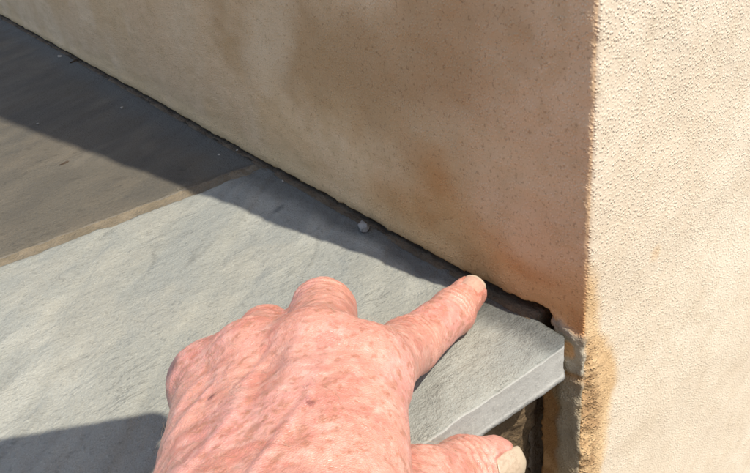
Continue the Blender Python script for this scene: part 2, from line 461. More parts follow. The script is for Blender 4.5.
joint('mortar_joint', (.011, .022), (.011, 2.2), (xs_w-.0025, .022), (xs_w-.0025, 2.2), M_EDGEM, -.0002, 12)

# riser, set back under the nosing, rough brown mortar
zs = np.concatenate([np.linspace(-.36, -.13, 30)[:-1], np.linspace(-.13, -TH-.0002, 70)]); xr = np.concatenate([np.arange(.0095, -.20, -.0018), np.linspace(-.21, -2.4, 120)])
Xr, Zr = np.meshgrid(xr, zs, indexing='ij'); pr = np.stack([Xr, Zr*0, Zr], -1)
Yr = .0275+.055*(-Xr)*.9+.0035*fbm(pr*55, 71, 5)+.0012*fbm(pr*260, 72, 3)
Yr = Yr+.016*sst(.0015, .0050, Xr+.003*fbm(pr*90, 73, 3))
riser = obj('step_riser', mesh_np('step_riser', np.stack([Xr, Yr, Zr], -1).reshape(-1, 3), grid_quads(len(xr), len(zs), flip=True)), M_RISER)
tag(riser, kind='structure')

# ------------------------------------------------------------------ rendered wall
def axis_grow(L, d0, sc):
    a = [0.0]
    while a[-1] < L: a.append(a[-1]+d0*(1+a[-1]/sc))
    a[-1] = L; return np.array(a)
yl = axis_grow(2.6, .0009, .12)[::-1]; xr_ = axis_grow(2.4, .0010, .22)
zdn = np.concatenate([np.linspace(-.36, -.12, 170)[:-1], np.arange(-.12, .15, .00095)]); zup = .15+axis_grow(2.15, .0012, .05)[1:]
zz = np.concatenate([zdn, zup])
RC = .0022
arc = np.linspace(0, math.pi/2, 6)[1:-1]
cols = [(0.0, y+RC, -1.0, 0.0) for y in yl]
cols += [(RC-RC*math.cos(t), RC-RC*math.sin(t), -math.cos(t), -math.sin(t)) for t in arc]
cols += [(x+RC, 0.0, 0.0, -1.0) for x in xr_]
cols = np.array(cols)
Pw = np.zeros((len(cols), len(zz), 3)); Nw = np.zeros_like(Pw)
Pw[..., 0] = cols[:, 0:1]; Pw[..., 1] = cols[:, 1:2]; Pw[..., 2] = zz[None]
Nw[..., 0] = cols[:, 2:3]; Nw[..., 1] = cols[:, 3:4]
yy, zw, xx = Pw[..., 1], Pw[..., 2], Pw[..., 0]
left = (Nw[..., 0] < -.7); right = Nw[..., 1] < -.7
cornd = np.where(left, yy, xx)
disp = .0009*fbm(Pw*24, 100, 3)+np.where(right, .00010, .00045)*fbm(Pw*160, 105, 3)
grain = noise3(Pw*520, 111)
disp += np.where(right, .0, .00014)*np.maximum(grain, 0)
cem1 = sst(.0175, .0145, yy+.0022*fbm(Pw*130, 501, 3))*sst(.0024, -.0002, zw-.30*np.maximum(yy, 0)+.0030*fbm(Pw*150, 502, 3))*sst(-.024, -.019, zw)*sst(.0030, .0008, np.where(left, 0, xx)+.0012*fbm(Pw*200, 503, 2))
cem2 = sst(.0135, .0105, yy+.0030*fbm(Pw*90, 504, 3))*sst(-.0215, -.0245, zw+.0012*fbm(Pw*150, 505, 2))*sst(-.105, -.060, zw)*sst(.0018, -.0012, np.where(left, -yy*.4, xx)+.0022*fbm(Pw*120, 506, 3))
cem1 = np.where(Nw[..., 1] < -.99, cem1*sst(.004, .001, xx), cem1)
disp += .0011*cem1*(1+1.2*fbm(Pw*150, 633, 3))+.0010*cem2*sst(-.09, -.04, zw)
# worn, nibbled corner
cw = np.exp(-(cornd/.006)**2)
disp += (1-cem1)*cw*(.0005*fbm(Pw*67, 120, 4)+.00010*noise3(Pw*431, 121)-.0002)
# low part of the corner: lumps and lost pieces
lowc = cw*sst(.022, -.01, zw)
disp += (1-.35*cem1-.7*cem2)*lowc*(.0030*fbm(Pw*np.array([110, 110, 75]), 130, 4)-.0016)
# rough coarse band below the slab on both sides
rb = np.exp(-(cornd/.011)**2)*sst(.0, -.02, zw)
disp += rb*np.where(right, 1.0, .35)*(1-np.maximum(cem1, cem2))*(.0020*np.abs(fbm(Pw*330, 135, 2))+.0006*fbm(Pw*120, 136, 3))
# the coat stops just short of the paving: open shadow gap under its ragged lower lip
lip = .0016+.0008*fbm(np.stack([yy*60, yy*0, yy*0], -1), 140, 4)+.0005*fbm(np.stack([yy*300, yy*0, yy*0], -1), 141, 2)
lip = lip+.0018*np.exp(-((yy-.022)/.007)**2)+.0022*np.exp(-yy/.07)
gapend = .0155+.0022*fbm(np.stack([zw*220, zw*0, zw*0], -1), 142, 3)
rec = left*sst(0, .0009, lip-zw)*sst(0, .0012, yy-gapend)*sst(-.021, -.0195, zw)
rec2 = left*sst(-.019, -.022, zw)*sst(.021, .0235, yy+.0016*fbm(Pw*110, 150, 4))     # below: hollow beside the riser
disp -= .0125*np.maximum(rec, rec2*1.0)
# bulge just above the lip
disp += left*.0012*np.exp(-((zw-lip-.004)/.005)**2)*sst(.02, .06, yy)
# right face: thicker splash at the foot of the corner
Pw = Pw+Nw*disp[..., None]
nW, nZ = len(cols), len(zz)
Vw = Pw.reshape(-1, 3)
# back faces so that the wall is a solid
bk = cols.copy(); bx = np.where(np.arange(nW) <= len(yl)+2, .22, 0)
Pb = np.zeros((nW, 2, 3))
for i in range(nW):
    if i < len(yl): Pb[i, :, 0] = .24; Pb[i, :, 1] = max(cols[i, 1], .24)
    elif i < len(yl)+len(arc): Pb[i, :, 0] = .24; Pb[i, :, 1] = .24
    else: Pb[i, :, 0] = max(cols[i, 0], .24); Pb[i, :, 1] = .24
Pb[:, 0, 2] = zz[0]; Pb[:, 1, 2] = zz[-1]
q = grid_quads(nW, nZ)
o = nW*nZ; I = np.arange(nW*nZ).reshape(nW, nZ); K = o+np.arange(nW*2).reshape(nW, 2)
topq = np.stack([I[:-1, -1], I[1:, -1], K[1:, 1], K[:-1, 1]], 1)
backq = np.stack([K[:-1, 1], K[1:, 1], K[1:, 0], K[:-1, 0]], 1)
P0 = Pw
big = fbm(P0*8, 601, 3); med = fbm(P0*36, 603, 3); sml = fbm(P0*150, 605, 2)
ivory = mixc(sst(-.3, .4, med), (.622, .530, .405), (.582, .490, .368))
ivory = mixc(.30*sst(.1, .5, sml), ivory, (.50, .40, .275))
ivory = mixc(.35*sst(.10, .45, big), ivory, (.56, .46, .335))
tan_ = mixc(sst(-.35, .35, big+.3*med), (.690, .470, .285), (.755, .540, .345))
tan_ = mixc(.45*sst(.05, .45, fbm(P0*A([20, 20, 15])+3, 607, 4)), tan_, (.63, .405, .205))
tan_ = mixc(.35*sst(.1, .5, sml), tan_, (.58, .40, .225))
def stain(c_, u, v, ry, rz, colr, amt, soft=.9, tilt=0.0):
    q_ = on_x(u, v, 0.0); dy = yy-q_[1]; dz = zw-q_[2]
    rr = np.hypot((dy+tilt*dz)/ry, dz/rz)+.55*fbm(P0*42, 611, 3)
    return mixc(amt*sst(1+soft*.5, 1-soft*.5, rr), c_, colr)
tan_ = stain(tan_, 345, 70, .105, .034, (.47, .290, .150), .85, 1.3)
tan_ = stain(tan_, 430, 55, .030, .030, (.53, .34, .185), .6, 1.3)
tan_ = stain(tan_, 480, 150, .05, .014, (.72, .53, .33), .5)
tan_ = stain(tan_, 265, 35, .022, .034, (.77, .575, .39), .6, 1.1, .5)
tan_ = stain(tan_, 180, 20, .030, .030, (.74, .54, .355), .45, 1.1, .5)
tan_ = stain(tan_, 110, 45, .16, .012, (.71, .485, .295), .5)
wz = zw+.030*fbm(P0*26, 613, 3); wy = yy+.05*fbm(P0*18, 615, 3)
soil = sst(.066, .014, wz)*sst(.19, .05, wy)
tan_ = mixc(.88*soil, tan_, mixc(sst(-.3, .3, med), (.58, .290, .110), (.66, .385, .175)))
tan_ = mixc(.6*sst(.022, .004, zw+.01*med)*sst(.03, .15, yy), tan_, (.64, .45, .25))
below = sst(-.010, -.020, zw)
tan_ = mixc(.9*below, tan_, mixc(sst(-.3, .3, fbm(P0*70, 617, 3)), (.30, .165, .065), (.44, .27, .125)))
tan_ = mixc(.75*sst(.0145, .0115, yy+.004*fbm(P0*80, 619, 3))*sst(-.022, -.03, zw), tan_, (.34, .27, .165))
# damp tide mark creeping round on to the sunlit face
tw = -.004+.0235*sst(.055, -.030, zw)-.007*sst(-.06, -.14, zw)+.0050*fbm(P0*A([1, 1, 34]), 621, 3)
tide = sst(-.0030, .0042, tw-xx+.0012*sml)
ivory = mixc(.85*tide, ivory, mixc(sst(-.3, .4, med), (.590, .400, .205), (.500, .320, .150)))
low = sst(.0125, .0050, xx+.006*fbm(P0*70, 623, 3))*sst(.014, -.022, wz)
ivory = mixc(.85*low, ivory, mixc(sst(-.2, .3, fbm(P0*260, 625, 2)), (.30, .180, .085), (.46, .305, .155)))
q_ = on_y(658, 253, 0.0); rr = np.hypot(xx-q_[0], zw-q_[2])+.003*fbm(P0*160, 627, 2)
ivory = mixc(.45*sst(.006, .0005, rr), ivory, (.52, .33, .16))
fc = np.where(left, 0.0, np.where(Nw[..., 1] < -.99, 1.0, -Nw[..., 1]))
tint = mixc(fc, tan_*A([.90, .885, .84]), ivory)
tint = mixc(.92*np.maximum(cem1*sst(-.25, .15, fbm(P0*120, 631, 3)), .62*cem2), tint, mixc(sst(-.3, .3, fbm(P0*120, 629, 3)), (.290, .270, .210), (.375, .350, .275)))
coarse = np.maximum(low*fc, .6*sst(.03, -.03, zw)*(1-fc)*sst(.02, .0, yy))*(1-np.maximum(cem1, cem2))
house = obj('rendered_wall', mesh_np('rendered_wall', np.concatenate([Vw, Pb.reshape(-1, 3)]), np.concatenate([q, topq, backq])), M_WALL)
pad = np.zeros((nW*2,))
set_col(house.data, 'tint', np.concatenate([tint.reshape(-1, 3), np.tile(A([.6, .5, .36]), (nW*2, 1))]))
for nm, arr in (('sunny', fc), ('coarse', coarse)):
    at = house.data.attributes.new(nm, 'FLOAT', 'POINT'); at.data.foreach_set('value', np.concatenate([arr.ravel(), pad]).astype(np.float32))
tag(house, 'rough cream rendered wall corner with tan shaded side above the paving', 'wall')

#HAND
# ------------------------------------------------------------------ person: hand pressing the slab (mm inside this block)
M_SKIN = mat_skin()
A = np.array
i3, i2, i1, i0 = A([-15.0, 46.1, 7.8]), A([-30.2, 40.4, 9.2]), A([-61.4, 28.0, 20.6]), A([-92.8, 5.3, 44.8])
m1, m0, m2, m3 = A([-77.4, 55.1, 31.2]), A([-101.0, 18.1, 47.8]), A([-84, 47, 11.0]), A([-97, 37, 10.5])
r1, r0, r2, r3 = A([-94.9, 70.4, 21.8]), A([-113.0, 35.7, 41.0]), A([-104, 61, 10.0]), A([-113, 50, 10.5])
p1, p0, p2, p3 = A([-114.1, 79.8, 15.1]), A([-124.8, 48.5, 33.4]), A([-121, 69, 8.8]), A([-127, 60, 9.2])
t3, t2, t1 = A([-59.8, -9.6, -10.2]), A([-71.5, -8.0, -5.8]), A([-95.5, -12.4, 9.4])
wr = A([-151.9, -38.2, 52.9])
kn = (i0-p0)/np.linalg.norm(i0-p0)
ax = (wr-(i0+m0+r0+p0)/4); ax /= np.linalg.norm(ax)
dn = np.cross(ax, kn); dn /= np.linalg.norm(dn)
if dn[2] < 0: dn = -dn                                   # dorsal direction of the hand
fa1 = wr+ax*60+A([0, 0, 4]); fa2 = wr+ax*250+A([0, 0, 22])
def f_index(p):
    d = smin(rcone(p, i3, i2, 7.2, 8.4), rcone(p, i2, i1, 8.4, 10.2), 3)
    d = smin(d, rcone(p, i1, i0, 9.8, 11.6), 4)
    return smin(d, ell(p, i2+A([0, 0, 1.0]), (8.6, 8.6, 8.8)), 2.5)
def f_thumb(p):
    d = smin(rcone(p, t3, t2, 9.3, 11.1), rcone(p, t2, t1, 11.1, 12.6), 4)
    return smin(d, rcone(p, t1, wr+kn*16-A([0, 0, 8.]), 12.8, 17), 8)
def sdf_hand(p):
    palm = rcone(p, wr+kn*14, i0, 17, 11.5)
    for q, o_, r_ in ((m0, 5, 12.8), (r0, -4, 12.3), (p0, -12, 11.2)):
        palm = smin(palm, rcone(p, wr+kn*o_, q, 17, r_), 12)
    palm = smin(palm, rcone(p, wr-dn*9, (i0+m0+r0+p0)/4-dn*13+ax*8, 17, 14), 12)
    # knuckle heads and the cords running to them
    for q, r_, h_, o_ in ((i0, 5.6, 7.0, 10), (m0, 5.6, 7.6, 3), (r0, 4.2, 7.0, -4), (p0, 3.4, 6.8, -11)):
        palm = smin(palm, np.linalg.norm(p-(q+dn*h_), axis=-1)-r_, 9)
        palm = smin(palm, rcone(p, wr+kn*o_+dn*14.6, q+dn*9.2+ax*6, 1.2, 2.0), 8)
    palm = smin(palm, rcone(p, p0+ax*2, r0+ax*2, 10.8, 12.0), 8); palm = smin(palm, rcone(p, r0+ax*3, m0+ax*3, 12.4, 12.6), 8)
    d = smin(palm, f_index(p), 7)
    mid = smin(smin(rcone(p, m1, m0, 11.4, 12.6), rcone(p, m1, m2, 10.6, 9.2), 4), rcone(p, m2, m3, 9.2, 8.2), 3)
    rin = smin(smin(rcone(p, r1, r0, 10.6, 12.3), rcone(p, r1, r2, 9.8, 8.8), 4), rcone(p, r2, r3, 8.8, 8.0), 3)
    pin = smin(smin(rcone(p, p1, p0, 9.2, 11.2), rcone(p, p1, p2, 8.6, 7.8), 4), rcone(p, p2, p3, 7.8, 7.2), 3)
    d = smin(d, mid, 6); d = smin(d, smin(rin, pin, 8), 7)
    d = smin(d, f_thumb(p), 11)
    fa = smin(rcone(p, wr+kn*9, fa1+kn*10, 17.5, 21), rcone(p, wr-kn*9, fa1-kn*10, 17.5, 21), 10)
    fa = smin(fa, smin(rcone(p, fa1+kn*10, fa2, 21, 34), rcone(p, fa1-kn*10, fa2, 21, 34), 10), 8)
    d = smin(d, fa, 10)
    # where it presses on the stone the flesh flattens
    bx_ = np.maximum(np.maximum(3.2-.055*p[..., 0]-p[..., 1], p[..., 2]-.45), -19.5-p[..., 2])
    return smax(d, -bx_, 1.6)
def hit(u, v):
    o_ = CAM*1000; r_ = ray(u, v); r_ = r_/np.linalg.norm(r_); t = 60.0
    for _ in range(160):
        dd = float(sdf_hand((o_+r_*t)[None])[0]); t += dd*.8
        if dd < .02: break
    return o_+r_*t
HV, HQ = sdf_mesh(lambda p: smax(sdf_hand(p), ((p-wr)@ax)-120, 2), (-250, -165, -28), (2, 96, 104), .60, 4.0)
def grad(fn, p, e=.3):
    g_ = np.stack([fn(p+A(v)*e)-fn(p-A(v)*e) for v in ((1, 0, 0), (0, 1, 0), (0, 0, 1))], -1)
    return g_/np.maximum(np.linalg.norm(g_, axis=-1, keepdims=True), 1e-6)
HN = grad(sdf_hand, HV)
disp = np.zeros(len(HV)); red = np.zeros(len(HV)); pale = np.zeros(len(HV)); cre = np.zeros(len(HV)); scab = np.zeros(len(HV))
wobn = fbm(HV*.22, 300, 3)
def creases(c, axis, up, reach, offs, depth, width, wob=1.2):
    """folds across a finger joint on its dorsal side"""
    global disp, cre, pale
    axis = axis/np.linalg.norm(axis); up = up-axis*(up@axis); up /= np.linalg.norm(up)
    q = HV-c; s = q@axis+wobn*wob; rad_ = q-np.outer(q@axis, axis); rn = np.linalg.norm(rad_, axis=1)
    cs = (rad_@up)/np.maximum(rn, 1e-6)
    mask = (rn < reach)*sst(.0, .55, cs)
    side = rad_@np.cross(axis, up)/reach
    for o_, wgt in offs:
        bow = o_*(1-.45*side**2)
        gss = np.exp(-((s-bow)/width)**2)*mask*wgt*(.6+.4*np.abs(np.sin(side*3+o_)))
        disp -= depth*gss; cre = np.maximum(cre, gss*.9)
        pale = np.maximum(pale, np.exp(-((s-bow-width*2.0)/(width*1.3))**2)*mask*wgt*.7)  # highlight beside each fold, put into the skin colour
up = A([0, 0, 1.0])
creases(i2, i3-i2, up+A([.1, -.2, 0]), 11, ((-5.0, .4), (-2.5, .8), (0, 1), (2.4, .9), (4.6, .45)), .75, .55)
creases(i1, i2-i1, up, 13, ((-5, .4), (-2, .7), (1, .8), (4, .6)), .45, .7)
creases(m1, (m1-m0), up+A([0, -.3, 0]), 15, ((-8, .5), (-5, .6), (-2, .8), (1, .7), (4, .6)), .45, .6, 1.8)
creases(t2, t3-t2, A([-.3, -.5, .8]), 15, ((-7, .5), (-4, .9), (-1, .9), (1.8, .8), (4.4, .5)), .7, .6)
creases(r1, (r1-r0), up, 14, ((-4, .4), (-1, .5), (2, .5)), .22, .7, 1.8)
# broad tissue relief, wrinkles across the back of the hand, raised veins
disp += .55*fbm(HV*.075, 310, 3)
lc = np.stack([HV@kn*.16+wobn*.4, HV@ax*.42, HV@dn*.2], -1)
disp += .34*fbm(lc, 320, 4)*sst(.2, .8, HN@dn)
vn = np.abs(fbm(np.stack([HV@kn*.055, HV@ax*.020, HV@dn*.0], -1)+4.3, 330, 2))
disp += .65*sst(.13, .0, vn)*sst(.5, .9, HN@dn)*sst(-5, 25, (HV-m0)@ax)
disp += .06*fbm(HV*1.1, 340, 2)
for q, w_ in ((m1, .9), (m0+dn*12, .35), (i0+dn*12, .45), (r1+up*8, .5), (i3+A([6, 0, -2]), .9), (i1+up*9, .3), (t3+A([6, 0, 2]), .45), (p0+dn*9, .3)):
    red = np.maximum(red, w_*np.exp(-(np.linalg.norm(HV-q, axis=1)/11)**2))
for (u, v, r_, w_) in ((213, 398, 1.25, 1), (311, 404, 1.2, .8), (308, 400, .9, .5), (235, 388, .8, .45), (222, 391, .6, .35)):
    h_ = hit(u, v)
    dd = np.linalg.norm(HV-h_, axis=1)+.6*fbm(HV*.9, 350, 2)
    scab = np.maximum(scab, w_*sst(r_*1.25, r_*.45, dd))
disp += .35*scab
# nail beds sit in a shallow fold of skin
NAILS = []
def nail_frame(tip, base, nrm, half, s0, s1):
    a_ = (tip-base)/np.linalg.norm(tip-base); n_ = nrm-a_*(nrm@a_); n_ /= np.linalg.norm(n_); b_ = np.cross(n_, a_)
    return dict(o=tip, a=a_, n=n_, b=b_, half=half, s0=s0, s1=s1)
NI = nail_frame(i3, i2, A([.25, -.40, 1.0]), 4.7, -5.2, 5.6)
NTH = nail_frame(t3, t2, (CAM*1000-t3)/200+A([0.1, -.30, -.38]), 6.0, -7.6, 8.0)
for nf in (NI, NTH):
    q = HV-nf['o']; s = q@nf['a']; b_ = q@nf['b']; n_ = q@nf['n']
    inside = sst(nf['half']+.6, nf['half']-.4, np.abs(b_))*sst(nf['s0']-.7, nf['s0']+.4, s)*(n_ > 1)
    rim = sst(nf['half']+2.4, nf['half']+.5, np.abs(b_))*sst(nf['s0']-2.6, nf['s0']-.4, s)*sst(2.5, 4.5, n_)*(1-inside)
    disp -= .75*inside; disp += .30*rim*sst(1.5, -2.5, s)
    ringm = np.maximum(np.exp(-((np.abs(b_)-nf['half']-.1)/.45)**2)*sst(nf['s0']-.5, nf['s0']+.8, s)*sst(nf['s1']+.5, nf['s1']-.5, s), np.exp(-((s-nf['s0']-1.7*np.minimum(1, np.abs(b_)/nf['half'])**2.6+.1)/.5)**2)*(np.abs(b_) < nf['half']))*(n_ > 2)
    cre = np.maximum(cre, ringm)
HV2 = HV+HN*disp[:, None]
hl = np.stack([HV@kn, HV@ax, HV@dn], -1)
def skin_tint(P_):
    b_ = fbm(P_*.045, 701, 3); m_ = fbm(P_*.13+3, 703, 3, .6); f_ = fbm(P_*A([.52, .34, .45])+wb[:, None]*1.5, 705, 3, .6); q_ = fbm(P_*.42+wb[:, None]+9, 707, 3, .55)
    s_ = fbm(P_*.62+5, 709, 2)
    c_ = mixc(sst(-.3, .3, b_), (.575, .272, .200), (.605, .278, .224))
    c_ = mixc(.68*sst(-.05, .50, m_), c_, (.500, .185, .135))
    c_ = mixc(.42*sst(.02, .46, q_), c_, (.685, .410, .325))
    c_ = mixc(.72*sst(.04, .40, f_)*sst(-.3, .2, b_+.5*m_), c_, (.420, .190, .120)); c_ = mixc(.65*sst(.38, .56, s_), c_, (.360, .150, .090))
    return c_
wb = wobn
tintH = skin_tint(hl)
tintH = mixc(.45*red, tintH, (.53, .165, .125)); tintH = mixc(.6*pale, tintH, (.68, .40, .29))
tintH = mixc(.55*cre, tintH, (.33, .125, .085)); tintH = mixc(.85*scab, tintH, (.13, .035, .03))  # shade of the folds and nail grooves put into the tint, then scabs
vein = sst(.13, .0, vn)*sst(.5, .9, HN@dn)*sst(-5, 25, (HV-m0)@ax)
tintH = mixc(.22*vein, tintH, (.42, .24, .24))
tipm = np.exp(-(np.linalg.norm(HV-(i3+A([7, 0, -1])), axis=1)/6)**2); tintH = mixc(.4*tipm, tintH, (.55, .20, .15))
pme = mesh_np('person', HV2/1000, HQ)
person = obj('person', pme, M_SKIN)
tag(person, 'sunburnt freckled hand pressing its index finger on the grey slab', 'person')

def nail(nf, name, mat, lab, curve, thick=.45, lift=-.12, tipdrop=.35):
    nb_, ns = 17, 19
    top = np.zeros((nb_, ns, 3)); al = np.zeros((nb_, ns))
    # heights of the finger's back along the nail's centre line
    def surf(s, b_):
        t = 16.0
        base = nf['o']+nf['a']*s+nf['b']*b_
        for _ in range(60):
            dd = float(sdf_hand((base+nf['n']*t)[None])[0]); t -= dd
            if abs(dd) < .01: break
        return t
    h0 = surf(nf['s0'], 0); h1 = surf(min(nf['s1'], 2.5), 0)
    sl_ = (h1-h0)/(min(nf['s1'], 2.5)-nf['s0'])
    for ii in range(nb_):
        b_ = (ii/(nb_-1)*2-1)
        for jj in range(ns):
            tt = jj/(ns-1)
            # round cuticle, gently curved free edge with a little unevenness
            s_lo = nf['s0']+1.7*abs(b_)**2.6
            s_hi = nf['s1']-1.5*abs(b_)**3.0+.25*math.sin(b_*7+1)
            s = s_lo+(s_hi-s_lo)*tt
            hw = nf['half']*(1-.10*(1-tt)**2)*(1-.06*max(0, tt-.8)/.2)
            ang_ = b_*curve
            Rn = hw/math.sin(curve)
            z_ = h0+sl_*(s-nf['s0'])+lift-tipdrop*max(0, s-1)**2*.06-.25*(1-tt)**3
            top[ii, jj] = nf['o']+nf['a']*s+nf['b']*(Rn*math.sin(ang_))+nf['n']*(z_-Rn*(1-math.cos(ang_))+.05*math.sin(b_*23))
            al[ii, jj] = tt
    low = top-nf['n']*thick
    V = np.concatenate([top.reshape(-1, 3), low.reshape(-1, 3)]); n_ = nb_*ns
    q_ = grid_quads(nb_, ns); I = np.arange(n_).reshape(nb_, ns)
    ring = np.concatenate([I[:-1, 0], I[-1, :-1], I[:0:-1, -1], I[0, :0:-1]])
    side = np.stack([ring, np.roll(ring, -1), np.roll(ring, -1)+n_, ring+n_], 1)
    me = mesh_np(name, V/1000, np.concatenate([q_[:, ::-1], side, q_+n_]))
    at = me.attributes.new('along', 'FLOAT', 'POINT'); at.data.foreach_set('value', np.concatenate([al.ravel(), al.ravel()]).astype(np.float32))
    o_ = obj(name, me, mat, person); o_['label'] = lab
    return o_
nail(NI, 'fingernail', mat_nail('index_nail', (.46, .27, .20), (.53, .335, .25), (.60, .49, .36)), 'short worn nail of the index finger', .90, lift=.0, tipdrop=1.0)
nail(NTH, 'fingernail', mat_nail('thumb_nail', (.35, .26, .175), (.44, .335, .235), (.40, .32, .22)), 'thick yellowish thumb nail', .90)
# fine pale hairs on the back of the hand
hv, hq = [], []
cand = np.where((HN@dn > .35) & ((HV-m0)@ax > -4) & ((HV-wr)@ax < 40))[0]
rs = np.random.default_rng(9)
for vi in rs.choice(cand, 420, replace=False):
    p_ = HV2[vi]-HN[vi]*.2; t_ = -ax*.25-kn*.75+rs.normal(size=3)*.30; t_ -= HN[vi]*(t_@HN[vi]); t_ /= np.linalg.norm(t_)
    L_ = rs.uniform(3, 7.5); sd2 = np.cross(t_, HN[vi]); b0_ = len(hv); ww = .035
    for k in range(5):
        f_ = k/4; c_ = p_+t_*L_*f_+HN[vi]*(L_*.42*f_*(1-.75*f_))+sd2*(f_*f_*rs.normal()*.5)
        w_ = ww*(1-.8*f_); hv += [c_+sd2*w_, c_-sd2*w_*.5+HN[vi]*w_, c_-sd2*w_*.5-HN[vi]*w_]
        if k:
            for e_ in range(3): hq.append((b0_+3*k-3+e_, b0_+3*k-3+(e_+1) % 3, b0_+3*k+(e_+1) % 3, b0_+3*k+e_))
hn = NT('pale_hair')
hair = obj('hand_hair', mesh_np('hand_hair', A(hv)/1000, hq), hn.fin((.52, .40, .28), .45), person); hair['kind'] = 'stuff'
#BODY
# ---- the rest of the kneeling photographer, behind and beside the camera (metres)
FW = ROT[:, 2]; e1 = ROT[:, 0]; e2 = -ROT[:, 1]
ro = math.radians(10)
ph1 = math.cos(ro)*e1+math.sin(ro)*e2; ph2 = -math.sin(ro)*e1+math.cos(ro)*e2
PC = CAM-FW*.008+ph1*(.0165-.038)+ph2*(.134-.079)           # phone centre, its lens beside the camera
def rbox(p, c, half, r):
    q = np.abs(np.stack([(p-c)@ph1, (p-c)@ph2, (p-c)@FW], -1))-(np.array(half)-r)
    return np.linalg.norm(np.maximum(q, 0), axis=-1)+np.minimum(q.max(-1), 0)-r
def f_phone(p):
    q2 = np.abs(np.stack([(p-PC)@ph1, (p-PC)@ph2], -1))-(A([.038, .079])-.011)
    d2 = np.linalg.norm(np.maximum(q2, 0), axis=-1)+np.minimum(q2.max(-1), 0)-.011
    return smax(d2, np.abs((p-PC)@FW)-.0042, .003)
V, Q = sdf_mesh(f_phone, PC-.1, PC+.1, .0016, .004)
n = NT('black_glass_back'); M_PH = n.fin((.012, .012, .014), .18)
n = NT('dark_lens_glass'); M_LENS = n.fin((.02, .02, .03), .06)
phone = obj('mobile_phone', mesh_np('mobile_phone', V, Q), M_PH)
tag(phone, 'black phone with rounded corners held upside down in the left hand', 'phone')
def disc(name, c, r, h, mat, par):
    k = 24; a_ = np.arange(k)*2*math.pi/k
    rg = lambda rr, o_: np.stack([c+ph1*rr*math.cos(t)+ph2*rr*math.sin(t)+FW*o_ for t in a_])
    V = np.concatenate([rg(r, -.001), rg(r, h*.7), rg(r*.85, h), rg(r*.05, h)]); Q = []
    for l in range(3): Q.append(np.stack([l*k+np.arange(k), l*k+(np.arange(k)+1) % k, (l+1)*k+(np.arange(k)+1) % k, (l+1)*k+np.arange(k)], 1))
    return obj(name, mesh_np(name, V, np.concatenate(Q)), mat, par)
lensc = PC+FW*.0042+ph1*.0215-ph2*.055
disc('camera_lens', lensc, .0058, .0014, M_LENS, phone)
disc('camera_lens', lensc+ph2*.016, .0058, .0014, M_LENS, phone)
# body joints
sh_r, el_r = A([-.255, -.50, .27]), fa2/1000
sh_l, el_l, wr_l = A([-.56, -.33, .29]), A([-.47, -.15, .10]), PC-ph1*.085-ph2*.045-FW*.018
neck, head = A([-.40, -.43, .33]), A([-.325, -.375, .455])
fwd = (CAM+A([0, 0, .05])-head); fwd /= np.linalg.norm(fwd)
sid = np.cross(fwd, A([0, 0, 1.])); sid /= np.linalg.norm(sid); upv = np.cross(sid, fwd)
pel = A([-.63, -.80, .00])
def f_lhand(p):
    palmc = PC-ph1*.047-ph2*.015
    d = smin(rcone(p, wr_l, palmc-FW*.010, .019, .017), rcone(p, wr_l+ph2*.01, palmc+ph2*.038-FW*.008, .018, .015), .012)
    for k, (o_, ln) in enumerate(((.014, 1.0), (-.006, .8))):
        a_ = palmc+ph2*o_-FW*.006; b_ = a_+ph1*.004+FW*.020; c_ = b_+ph1*.017*ln+FW*.0015; e_ = c_+ph1*.010*ln-FW*.001
        d = smin(d, smin(smin(rcone(p, a_, b_, .0105, .0088), rcone(p, b_, c_, .0088, .0078), .003), rcone(p, c_, e_, .0078, .0070), .002), .005)
    fi = [palmc+ph2*.050, CAM-ph1*.030+ph2*.108+FW*.006, CAM+ph1*.004+ph2*.114+FW*.006, CAM+ph1*.0215+ph2*.1175+FW*.005]
    fm = [palmc+ph2*.038, CAM-ph1*.030+ph2*.092+FW*.006, CAM+ph1*.0150+ph2*.1015+FW*.006]
    for q0, q1, ra_, rb_ in ((fm[0], fm[1], .011, .0098), (fm[1], fm[2], .0098, .0086)): d = smin(d, rcone(p, q0, q1, ra_, rb_), .003)
    for q0, q1, ra_, rb_ in ((fi[0], fi[1], .011, .0095), (fi[1], fi[2], .0095, .0088), (fi[2], fi[3], .0088, .0082)): d = smin(d, rcone(p, q0, q1, ra_, rb_), .004)
    ta = palmc+ph2*.020-FW*.014; tb = ta+ph1*.020+ph2*.018-FW*.008; tc = tb+ph1*.026+ph2*.012+FW*.002
    d = smin(d, smin(rcone(p, ta, tb, .0135, .011), rcone(p, tb, tc, .011, .009), .004), .008)
    d = smin(d, rcone(p, wr_l, wr_l+(el_l-wr_l)*.6, .022, .032), .012)
    return smax(d, -(f_phone(p)-.0003), .001)
V1, Q1 = sdf_mesh(f_lhand, np.minimum(wr_l+(el_l-wr_l)*.6, PC)-.10, np.maximum(wr_l, PC)+.12, .0022, .012)
